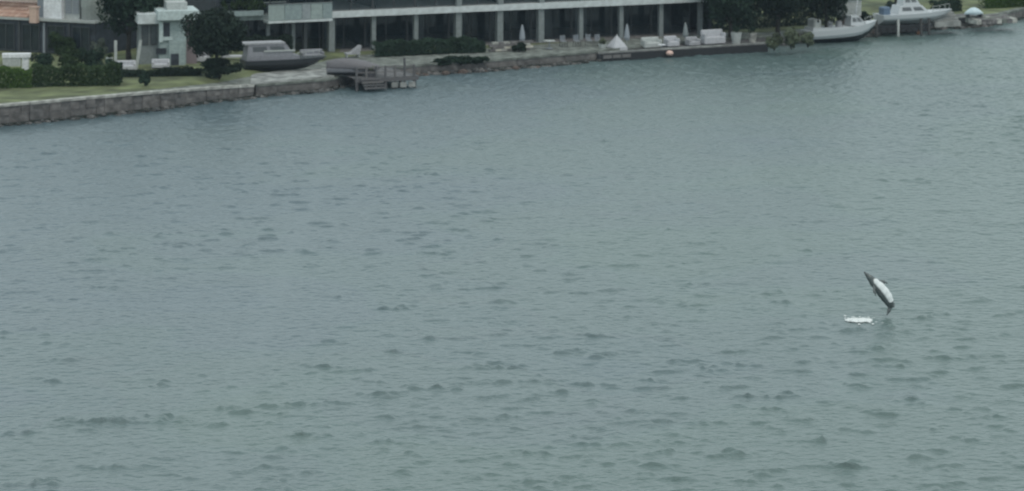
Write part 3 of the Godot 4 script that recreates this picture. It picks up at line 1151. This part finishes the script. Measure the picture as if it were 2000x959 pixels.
# ================================================================ the scene
func _ready():
	rng.seed = 7
	# camera: level, lens shifted down, softly focused like the photograph
	var cam := Camera3D.new()
	cam.name = "camera"
	add_child(cam)
	var look := CameraAttributesPhysical.new()
	look.frustum_near = 1.0
	look.frustum_far = 9000.0
	look.frustum_focal_length = 350.0
	look.exposure_aperture = 5.0
	look.frustum_focus_distance = 86.0
	cam.attributes = look
	cam.projection = Camera3D.PROJECTION_FRUSTUM
	cam.near = 1.0
	cam.far = 9000.0
	cam.size = 959.0 / FOCAL
	cam.frustum_offset = Vector2(0, -(479.5 - HORIZON) / FOCAL)
	cam.position = Vector3(0, EYE, 0)
	cam.current = true
	# overcast sky, a veiled high sun behind the viewer
	var env := Environment.new()
	env.background_mode = Environment.BG_SKY
	var sm := ProceduralSkyMaterial.new()
	sm.sky_top_color = Color(.82, .955, .99).linear_to_srgb()
	sm.sky_horizon_color = Color(.82, .955, .99).linear_to_srgb()
	sm.sky_curve = .25
	sm.ground_bottom_color = Color(.1, .12, .12).linear_to_srgb()
	sm.ground_horizon_color = Color(.4, .46, .5).linear_to_srgb()
	sm.sun_angle_max = 1.0
	var sky := Sky.new()
	sky.sky_material = sm
	env.sky = sky
	env.tonemap_mode = Environment.TONE_MAPPER_LINEAR
	env.tonemap_exposure = 1.0
	env.sdfgi_enabled = true
	env.ssao_enabled = true
	env.ssil_enabled = true
	env.fog_enabled = true
	env.fog_density = .0001
	env.fog_light_color = Color(.80, .88, .95)
	var we := WorldEnvironment.new()
	we.name = "environment"
	we.environment = env
	add_child(we)
	var sun := DirectionalLight3D.new()
	sun.name = "sun"
	sun.light_energy = .3
	sun.light_angular_distance = 14.0
	sun.light_color = Color(1, .97, .92)
	sun.shadow_enabled = true
	sun.rotation_degrees = Vector3(-58, 28, 0)
	add_child(sun)

	materials()
	water()
	land()

	# seawalls
	seawall("grey seawall of mottled stone blocks with pale coping below the left lawn", -120, 497, 1.7, true, 60, .5)
	seawall("low dark seawall under the pale concrete landing platform", 500, 700, 2.2, false, 30, .6)
	seawall("mossy seawall with loose brown stones below the glass house", 700, 1165, 2.4, false, 80, .6)
	seawall("far dark seawall behind the moored white boats on the right", 1165, 2300, 3.0, false, 90, .7)

	# houses
	rng.seed = 17
	tile_house()
	pool_house()
	glass_house()

	# landing platform: pale concrete slab laid over the quay
	var e0 := shore_at(488)
	var e1 := shore_at(652)
	var st := mb()
	var q0: Vector3 = e0[0] + Vector3(0, 0, -.15)
	var q1: Vector3 = e1[0] + Vector3(0, 0, -.15)
	st = mb()
	loft(st, [PackedVector3Array([Vector3(0, .97, 0), q1 - q0 + Vector3(0, .97, 0), q1 - q0 + Vector3(.3, .97, -6.5), Vector3(-.4, .97, -7.2)]), PackedVector3Array([Vector3(0, 1.1, 0), q1 - q0 + Vector3(0, 1.1, 0), q1 - q0 + Vector3(.3, 1.1, -6.5), Vector3(-.4, 1.1, -7.2)])])
	var plat := part("landing_platform", st, M.concrete, self)
	plat.position = q0
	tag(plat, "pale concrete landing platform at the water's edge in front of the grey cabin boat", "platform")

	# left garden
	rng.seed = 23
	hedge("bright green clipped hedge at the far left of the lawn", garden(-90, 174), 8, 6.0, 1.35, 1.2, M.leaf_bright)
	hedge("dark green clipped hedge on the lawn right of the bright hedge", garden(62, 170), 8, 6.9, 1.45, 1.3, M.leaf_mid)
	for s in [[85, 143, 1.15, 1.0, "leaf_dark", "low dark shrub behind the hedge nearest the white counter"], [130, 142, 1.3, 1.25, "leaf_mid", "rounded green shrub in the middle of those behind the dark hedge"], [178, 141, 1.3, 1.35, "leaf_dark", "tall dark shrub behind the dark hedge, nearest the white planters"]]:
		shrub("shrub", s[5], garden(s[0], s[1]), Vector3(s[2], s[3], 1.0), M[s[4]], "shrub", "shrubs behind the left hedges")
	for s in [[120, 108, 1.3, 1.1, "leaf_mid", "bushy green shrub against the dark house front"], [165, 100, 1.2, 1.5, "leaf_blue", "bluish shrub at the right end of the dark house front"]]:
		shrub("shrub", s[5], garden(s[0], s[1]), Vector3(s[2], s[3], .9), M[s[4]], "shrub")
	shrub("flowering_shrub", "pale grey-green flowering shrub beside the dark tree trunk", garden(195, 115), Vector3(.75, 1.0, .7), M.leaf_pale)
	planter("white planter left of the pale flowering shrub", garden(182, 121), .75, .42, M.white, M.leaf_mid)
	planter("white planter right of the pale flowering shrub", garden(214, 122), .6, .42, M.white, M.leaf_mid)

	var c := thing("garden_counter", "white garden counter with slab top and one thick leg beside the hedge", "counter", garden(4, 142), 6)
	st = mb()
	box(st, 0, 2.3, 1.2, 1.5, -.9, 0)
	part("top", st, M.white, c)
	st = mb()
	box(st, .05, 1.5, .5, 1.197, -.85, -.06)
	part("cabinet", st, M.offwhite, c)
	for x in [.1, 1.6]:
		st = mb()
		box(st, x, x + (.55 if x > 1 else .12), 0, 1.197 if x > 1 else .5, -.7, -.1)
		part("leg", st, M.white if x > 1 else M.frame, c)

	tree("broad_tree", "tall dark broad tree between the tile-roofed house and the teal garden house", garden(252, 118), 9.0, Vector3(2.85, 3.9, 2.5), 1.3, M.leaf_dark, 60, 230, .3)
	tree("round_tree", "dark round tree in front of the right side of the teal garden house", garden(423, 150), 6.5, Vector3(2.65, 2.15, 2.1), 1.4, M.leaf_black, 50, 220, .28)
	shrub("shrub", "low dark shrub at the foot of the round dark tree", garden(428, 153), Vector3(1.9, .85, .9), M.leaf_black, "shrub", "", 24, 140)
	shrub("shrub", "small brownish shrub on the olive lawn in front of the teal garden house", garden(284, 168), Vector3(.55, .6, .5), M.leaf_dark)
	shrub("shrub", "dark low shrub behind the olive lawn patch", garden(340, 146), Vector3(1.9, .36, .6), M.leaf_black)
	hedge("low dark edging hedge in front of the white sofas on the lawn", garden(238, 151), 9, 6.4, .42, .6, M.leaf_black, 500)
	hedge("low dark hedge right of the two clipped hedges at the lawn's edge", garden(207, 162), 10, 1.3, 1.5, .9, M.leaf_dark)

	sofa("white outdoor sofa between two pale posts under the dark broad tree", garden(226, 139), 6, 1.65, .8, M.cushion, 2.4)
	sofa("white outdoor sofa at the foot of the teal garden house", garden(296, 135), 6, 1.5, .75, M.cushion)
	sofa("widest white outdoor sofa left of the round tree's trunk", garden(356, 123), 8, 2.35, .95, M.cushion)
	lounger("white sun lounger right of the round tree's trunk", garden(432, 119), 10, 1.85, .95, M.cushion, 1.0)

	# the grey cabin boat laid up behind the platform
	var b := thing("cabin_boat", "grey cabin boat with black hull laid up behind the concrete platform", "boat", at(474, 140, 1.1), 18)
	hull(b, 6.9, 2.1, .95, .1, M.hull_dark, M.hull_dark)
	st = mb()
	box(st, .15, 4.6, .953, 1.3, -.9, .9)
	part("coaming", st, M.hull_grey, b)
	var cb := cabin(b, .2, 4.2, 1.303, 2.25, .85, .1, .7, M.hull_grey)
	st = mb()
	box(st, -.1, 3.4, 2.253, 2.4, -.8, .8)
	part("cabin_roof", st, M.cushion_grey, cb)
	st = mb()
	box(st, 1.6, 4.2, 1.65, 1.78, .86, .93)
	part("rubbing_strake", st, M.offwhite, cb)
	railing(b, [Vector3(4.5, 1.0, .7), Vector3(5.2, 1.02, .62), Vector3(5.9, 1.05, .4), Vector3(6.5, 1.08, 0)], .5, M.offwhite)

	# tarpaulin-covered dinghy, and the old jetty
	rng.seed = 31
	b = thing("covered_dinghy", "dinghy under a rumpled grey tarpaulin at the end of the platform", "boat", at(640, 146, 1.05), -6)
	hull(b, 4.2, 1.5, .55, .1, M.hull_grey, M.hull_dark)
	st = mb(true)
	var rings := []
	for k in 12:
		var s := k / 11.0
		var w := .78 * sin(PI * (.12 + .8 * (1.0 - s * .75)))
		var rg := PackedVector3Array()
		for i in 14:
			var a := PI * i / 13.0
			rg.append(Vector3(-.1 + 4.3 * s, .5 + .85 * sin(PI * (.25 + .62 * s)) * pow(maxf(0, sin(a)), .8) * rng.randf_range(.92, 1.06), -cos(a) * w * rng.randf_range(.96, 1.05)))
		rings.append(rg)
	loft(st, rings)
	part("tarpaulin", st, M.tarp, b)

	var J := deck("jetty", "weathered grey timber jetty with handrails standing out from the seawall", "jetty", at(694, 178, 0), at(818, 172, 0), 1.0, 6.5, .28, .28, M.timber, 1.25, M.timber[0])
	for k in 7:
		st = mb()
		var x := .15 + k * .83
		box(st, x - .07, x + .07, -.35, 1.95 if k != 5 else 2.5, -.18, -.04)
		part("rail_post", st, M.timber[k % 3], J)
	st = mb()
	box(st, .1, 5.2, 1.8, 1.9, -.15, -.07)
	box(st, .1, 5.2, 1.4, 1.48, -.15, -.07)
	part("handrail", st, M.timber[1], J)
	for k in 3:
		st = mb()
		box(st, 3.1 + k * .75, 3.65 + k * .75, .15, .55, .02, .12)
		part("fender_board", st, M.concrete, J)
	for k in 4:
		st = mb()
		box(st, .4, 2.2, .97 - .2 * k - .12, .97 - .2 * k, .02 + .3 * k, .32 + .3 * k)
		part("step", st, M.timber[k % 3], J)
	planter("grey potted plant on the jetty beside the tarpaulin dinghy", at(726, 150, 1.0), .8, .5, M.tarp, M.leaf_olive)

	# in front of the glass house
	rng.seed = 37
	var turn := 23.7
	hedge("long dark hedge in front of the glass house's left columns", garden(733, 111), turn, 9.6, 1.1, 1.0, M.leaf_dark, 950)
	hedge("short dark hedge left of the beige planter wall", garden(900, 104), turn, 2.3, .8, .8, M.leaf_dark, 950)
	b = thing("garden_wall", "low beige garden wall between two columns of the glass house", "wall", garden(957, 101), turn)
	for r in 4:
		for k in 7:
			st = mb()
			var x := k * .55 + (.27 if r % 2 else 0.0)
			box(st, x, x + .53, r * .2, r * .2 + .185, -.35, rng.randf_range(0, .03))
			part("block", st, [M.cream, M.paving, M.coping][rng.randi() % 3] if rng.randf() < .4 else M.paving, b)
	shrub("shrub", "round dark bush in front of the beige garden wall", garden(1015, 101), Vector3(.75, .42, .6), M.leaf_black)
	parasol("closed grey parasol behind the beige garden wall", garden(1020, 97), 2.2, M.shutter)
	table("small pale round table right of the thick column", garden(1073, 95), 1.1, .72, M.offwhite)
	table("small grey round table between hedge and columns", garden(888, 101), 1.0, .7, M.shutter)
	lounger("pale garden lounger on the terrace left of the long hedge", garden(676, 113), 20, 1.3, 1.0, M.cushion_grey, -1.0)
	sofa("grey outdoor sofa on the terrace under the pale balcony", garden(590, 118), 20, 2.0, .85, M.hull_grey)
	var chair := thing("terrace_chair", "dark slatted terrace chair at the foot of the glass house, leftmost of the row", "chair", garden(1098, 92), turn, "terrace chairs before the glass house")
	st = mb()
	for k in 4:
		box(st, .02, .5, .44, .47, -.5 + k * .12, -.4 + k * .12)
	part("seat", st, M.shutter, chair)
	st = mb()
	for k in 4:
		box(st, .02 + k * .13, .1 + k * .13, .5, .98, -.54, -.5)
	part("backrest", st, M.shutter, chair)
	for k in 4:
		st = mb()
		var lx: float = [0.0, .47, 0.0, .47][k]
		var lz: float = [-.05, -.05, -.54, -.54][k]
		box(st, lx, lx + .05, 0, .437, lz, lz + .05)
		part("leg", st, M.frame, chair)
	for spot in [[1124, 91, "dark slatted terrace chair, second from the left of the row"], [1148, 90, "dark slatted terrace chair left of the thin column near the white tent"], [1166, 90, "dark slatted terrace chair nearest the white shade tent"]]:
		var d: Node3D = chair.duplicate()
		d.name = numbered("terrace_chair")
		add_child(d)
		d.position = garden(spot[0], spot[1])
		d.set_meta("label", spot[2])
	hedge("dark low hedge behind the white sofas beside the round tree", garden(350, 100), 12, 5.6, 1.5, 1.0, M.leaf_black, 900)
	hedge("dark hedge under the balcony behind the grey cabin boat", garden(470, 104), 18, 4.6, 1.2, .9, M.leaf_black, 900)
	for s in [[865, 127, 1.3, .36, "green trailing shrub over the seawall left of the brown stones"], [900, 124, 1.6, .42, "wider green trailing shrub over the seawall"], [930, 122, 1.2, .34, "small green trailing shrub over the seawall next to the brown stones"]]:
		var p := shore_at(s[0])
		shrub("shrub", s[4], Vector3(p[0].x, .75, p[0].z + .15), Vector3(s[2], s[3], .35), M.leaf_dark, "shrub", "shrubs over the quay edge")

	# the long dark deck with white furniture
	rng.seed = 41
	var D := deck("waterfront_deck", "long dark-sided waterfront deck carrying white furniture", "deck", at(1168, 121, 0), at(1500, 101, 0), .72, 3.6, .3, .72, [M.timber[1], M.timber[0]], 2.2, M.dark_timber)
	st = mb()
	box(st, 0, (at(1500, 101, 0) - at(1168, 121, 0)).length(), .723, .86, -.22, -.02)
	part("kerb_board", st, M.concrete, D)
	for k in 3:
		st = mb()
		box(st, .5 + k * .95, 1.35 + k * .95, .25, .55, .003, .07)
		part("pale_board", st, M.timber[1], D)
	var dk := func(px: float, back: float) -> Vector3:
		var a := at(1168, 121, 0)
		var z := at(1500, 101, 0)
		# the point of the deck behind that column of its front edge
		var lo := 0.0
		var hi := 1.0
		for i in 30:
			var m := (lo + hi) * .5
			var p := a.lerp(z, m)
			if 1000.0 + FOCAL * p.x / -p.z < px:
				lo = m
			else:
				hi = m
		var p := a.lerp(z, lo)
		return Vector3(p.x - .2 * back, .73, p.z - back)
	var run := at(1500, 101, 0) - at(1168, 121, 0)
	var dt := rad_to_deg(atan2(-run.z, run.x))
	b = thing("shade_tent", "small white peaked shade tent at the left end of the dark deck", "tent", dk.call(1213, 1.6), dt)
	st = mb()
	for k in 4:
		var a := TAU * (k + .5) / 4
		var e := TAU * (k + 1.5) / 4
		tri(st, Vector3(sin(a) * .95, .32, cos(a) * .95), Vector3(sin(e) * .95, .32, cos(e) * .95), Vector3(0, 1.35, 0))
		quad(st, Vector3(sin(a) * .98, 0, cos(a) * .98), Vector3(sin(e) * .98, 0, cos(e) * .98), Vector3(sin(e) * .95, .32, cos(e) * .95), Vector3(sin(a) * .95, .32, cos(a) * .95))
	part("canvas", st, M.cushion, b)
	st = mb(true)
	tube(st, Vector3(0, 0, 0), Vector3(0, 1.45, 0), .03, .02)
	part("pole", st, M.offwhite, b)
	parasol("closed grey parasol right of the white shade tent", dk.call(1236, 2.2), 2.2, M.shutter)
	parasol("closed slim grey parasol in the middle of the deck", dk.call(1352, 2.4), 2.0, M.column)
	planter("pale planter left of the white shade tent", dk.call(1186, 1.8), .7, .6, M.offwhite, M.leaf_olive)
	sofa("white two-seat sofa on the deck right of the grey parasol", dk.call(1266, 1.2), dt, 1.75, .95, M.offwhite)
	sofa("white armchair beside the two-seat sofa on the deck", dk.call(1311, 1.2), dt, 1.25, .95, M.cushion)
	sofa("grey armchair next to the slim parasol on the deck", dk.call(1352, 1.0), dt, 1.2, .8, M.cushion_grey)
	sofa("brightest white high-backed sofa towards the right of the deck", dk.call(1384, 1.3), dt, 2.2, 1.3, M.cushion)
	planter("pale square-sided planter right of the brightest sofa", dk.call(1446, 1.4), 1.0, 1.0, M.offwhite, M.leaf_dark)
	planter("last pale planter at the right end of the deck", dk.call(1478, 1.4), .8, .85, M.coping, M.leaf_dark)
	table("low white round table in front of the deck's armchair", dk.call(1296, .6), .7, .4, M.white)
	# a fender hung on the deck's side
	b = thing("fender", "pale pinkish oval fender hanging on the dark side of the deck", "fender", dk.call(1307, -.16) + Vector3(0, -.55, 0), dt)
	st = mb(true)
	lathe(st, Vector3.ZERO, [[.04, 0], [.2, .05], [.32, .16], [.34, .24], [.3, .34], [.16, .44], [.04, .47]], 12)
	part("float", st, M.ring, b)
	st = mb(true)
	tube(st, Vector3(0, .47, 0), Vector3(0, .62, .0), .02, .02, 5)
	part("rope", st, M.frame, b)

	# trees and shrubs right of the glass house
	rng.seed = 43
	tree("dense_tree", "dense dark tree overlapping the right end of the glass house", garden(1425, 74), 9.0, Vector3(3.3, 4.2, 2.8), .3, M.leaf_dark, 60, 220, .32, "dense trees right of the glass house")
	tree("dense_tree", "very dark middle tree of the three right of the glass house", garden(1520, 68), 9.5, Vector3(3.5, 4.6, 2.8), .2, M.leaf_black, 64, 220, .32, "dense trees right of the glass house")
	tree("dense_tree", "very dark tree beside the brown hut, last of the three", garden(1612, 62), 8.5, Vector3(2.8, 4.2, 2.5), .3, M.leaf_black, 56, 210, .32, "dense trees right of the glass house")
	hedge("tall dark hedge closing off the garden behind the dense dark trees", garden(1375, 62), 30, 14.5, 3.4, 1.6, M.leaf_black, 1500)
	for s in [[1512, 86, .85, .75, "grey-green shrub at the water right beside the deck's end"], [1545, 84, 1.0, 1.0, "largest grey-green shrub of the waterside row"], [1578, 80, .7, .75, "grey-green shrub next to the white moored motorboat"]]:
		shrub("waterside_shrub", s[4], garden(s[0], s[1]) + Vector3(0, -.5, 0), Vector3(s[2], s[3], .7), M.leaf_olive, "shrub", "grey-green shrubs by the water", 14, 130)

	# white motorboat
	rng.seed = 47
	b = thing("motorboat", "white open motorboat with dark lower hull moored right of the grey-green shrubs", "boat", at(1574, 84, 0), 20)
	b.position.y = -.12
	hull(b, 6.8, 2.3, 1.25, .75, M.hull_white, M.hull_dark)
	st = mb()
	box(st, .3, 4.6, 1.253, 1.55, -.95, .95)
	part("coaming", st, M.hull_white, b)
	cb = cabin(b, 4.2, 5.9, 1.6, 2.5, .7, .1, .9, M.hull_white, "wheelhouse")
	st = mb(true)
	tube(st, Vector3(5.0, 2.5, 0), Vector3(5.3, 4.6, 0), .07, .04)
	tube(st, Vector3(4.5, 4.2, 0), Vector3(6.1, 4.3, 0), .05, .05)
	part("mast", st, M.white, b)
	st = mb()
	soft_box(st, .5, 1.2, 1.553, 2.3, -.8, .8, .1)
	part("stern_seat", st, M.offwhite, b)
	for k in 2:
		st = mb()
		soft_box(st, 1.9 + k * .9, 2.4 + k * .9, 1.553, 2.1, .2, .75, .08)
		part("seat", st, M.cushion_grey, b)
	railing(b, [Vector3(5.6, 1.8, .8), Vector3(6.3, 1.9, .5), Vector3(7.0, 2.0, 0)], .5, M.offwhite)

	# cruiser on a lift
	b = thing("boat_lift", "dark timber boat lift on piles under the white cabin cruiser", "boat lift", at(1711, 73, 0), 19)
	for x in [0.05, 2.25, 4.6, 5.4]:
		for z in [0.0, -2.6]:
			st = mb(true)
			tube(st, Vector3(x, -1.5, z), Vector3(x, 1.6 if x != 2.25 else 2.0, z), .14, .13)
			part("pile", st, M.offwhite if x == 2.25 else M.pile, b)
	st = mb()
	box(st, -.2, 5.7, .8, 1.05, -.1, .06)
	box(st, -.2, 5.7, .8, 1.05, -2.7, -2.54)
	part("beam", st, M.dark_timber, b)
	for k in 9:
		st = mb()
		box(st, -.1 + k * .63, .45 + k * .63, .4, .78, .0, .05)
		part("fender_board", st, M.dark_timber, b)
	b = thing("cabin_cruiser", "white cabin cruiser with dark side windows resting on the boat lift", "boat", at(1716, 73, 0) + Vector3(.1, 0, -1.2), 19)
	b.position.y = 1.06
	hull(b, 7.2, 2.5, .95, .3, M.hull_white, M.hull_white)
	cb = cabin(b, 1.6, 5.0, .953, 1.75, .95, .2, .9, M.hull_white)
	var fb := cabin(b, 2.2, 4.0, 1.753, 2.5, .75, .1, .5, M.hull_white, "flybridge")
	st = mb()
	soft_box(st, .2, 1.0, .953, 1.65, -.4, .6, .1)
	part("blue_cover", st, M.blue_tarp, b)
	railing(b, [Vector3(5.2, 1.15, .85), Vector3(6.0, 1.2, .65), Vector3(6.7, 1.25, .3), Vector3(7.3, 1.28, 0)], .45, M.offwhite)
	b = thing("mooring_buoy", "small orange buoy against the boat lift's right piles", "buoy", at(1794, 67, 0))
	st = mb(true)
	lathe(st, Vector3(0, -.1, 0), [[.05, 0], [.19, .12], [.22, .3], [.17, .48], [.06, .56]], 12)
	part("float", st, M.orange, b)
	st = mb(true)
	tube(st, Vector3(0, .44, 0), Vector3(0, .62, 0), .03, .03)
	part("eye", st, M.brass, b)

	# right-hand quay
	rng.seed = 53
	D = deck("landing_stage", "dark landing stage along the quay at the right edge", "jetty", at(1824, 58, 0), at(1946, 51, 0), 1.0, 3.0, .3, .45, M.timber, 1.6, M.dark_timber)
	for x in [4.9, 5.5]:
		st = mb()
		box(st, x, x + .14, -.3, 1.2, .01, .13)
		part("rail_post", st, M.timber[1], D)
	b = thing("upturned_dinghy", "pale blue upturned dinghy lying on the quay under the lawn", "boat", at(1884, 33, 1.3), 10)
	var rg2 := []
	for k in 9:
		var s := k / 8.0
		var w := .05 + .85 * sin(PI * clampf(.06 + .9 * s, 0, 1))
		rg2.append(PackedVector3Array([Vector3(1.8 * s, .25, w * .8), Vector3(1.8 * s, .25, -w * .8), Vector3(1.8 * s, .25 + w * .5, -w * .5), Vector3(1.8 * s, .25 + w * .72, 0), Vector3(1.8 * s, .25 + w * .5, w * .5)]))
	st = mb(true)
	loft(st, rg2)
	part("hull", st, M.pale_blue, b)
	for x in [.25, 1.45]:
		st = mb()
		box(st, x, x + .1, 0, .3, -.5, .5)
		part("trestle", st, M.dark_timber, b)
	b = thing("slipway", "brownish paved slipway sloping down beside the upturned dinghy", "slipway", at(1908, 42, 1.0), 22)
	for k in 8:
		for r in 4:
			st = mb()
			soft_box(st, k * .55, k * .55 + .52, -.3, .32 - r * .06 + rng.randf_range(-.02, .02), -2.2 + r * .55, -1.67 + r * .55, .03)
			part("paving_slab", st, [M.paving, M.paving, M.coping, M.quay][rng.randi() % 4], b)
	b = thing("quay_steps", "pale concrete steps on the quay right of the cabin cruiser", "steps", at(1826, 47, 1.0), 20)
	for k in 5:
		st = mb()
		box(st, 0, 2.7, -.3, .22 + .22 * k, -.45 - .45 * k, -.453 * k)
		part("step", st, M.concrete, b)
	hedge("dark hedge above the pale steps on the right", garden(1822, 24), 20, 3.1, .95, .9, M.leaf_dark)
	shrub("shrub", "dark bush behind the cabin cruiser's flybridge", garden(1745, 42), Vector3(1.3, 1.1, .9), M.leaf_blue)
	# bright lawn bank at the far right
	hedge("bright green hedge at the right edge above the slipway", garden(1925, 17), 24, 6.5, .9, 1.6, M.leaf_bright)

	b = thing("garden_hut", "small hut with pale upper wall and brown lower wall right of the dark trees", "hut", garden(1647, 57), 15)
	st = mb()
	box(st, 0, 1.7, -.2, 1.2, -1.8, 0)
	part("wall", st, mat(.17, .135, .125, .8, grain, .4), b)
	st = mb()
	box(st, -.05, 1.75, 1.203, 2.7, -1.85, .05)
	part("upper_wall", st, M.offwhite, b)
	st = mb()
	box(st, -.2, 1.9, 2.703, 2.85, -2.0, .2)
	part("roof", st, M.column, b)
	st = mb()
	box(st, .15, .8, -.1, .95, .003, .04)
	part("door", st, M.slate, b)
	shrub("shrub", "dark bush between the brown hut and the mast of the white motorboat", garden(1690, 50), Vector3(.8, .7, .7), M.leaf_black)

	# trees that close the gardens off behind the houses
	rng.seed = 59
	tree("garden_tree", "green tree standing behind the teal garden house and the balcony", garden(455, 62), 8.0, Vector3(3.2, 3.2, 2.4), 1.2, M.leaf_mid, 40, 160, .34)
	tree("garden_tree", "dark tree behind the roof of the teal garden house", garden(345, 66), 8.0, Vector3(3.0, 3.4, 2.4), 1.0, M.leaf_blue, 40, 160, .34)
	tree("garden_tree", "dark tree behind the white cabin cruiser", garden(1750, 14), 7.0, Vector3(2.8, 3.0, 2.2), .6, M.leaf_blue, 36, 150, .34)
	tree("garden_tree", "dark tree above the hedge over the pale steps", garden(1850, 4), 7.0, Vector3(2.6, 3.0, 2.2), .6, M.leaf_dark, 36, 150, .34)

	dolphin()
	foam()
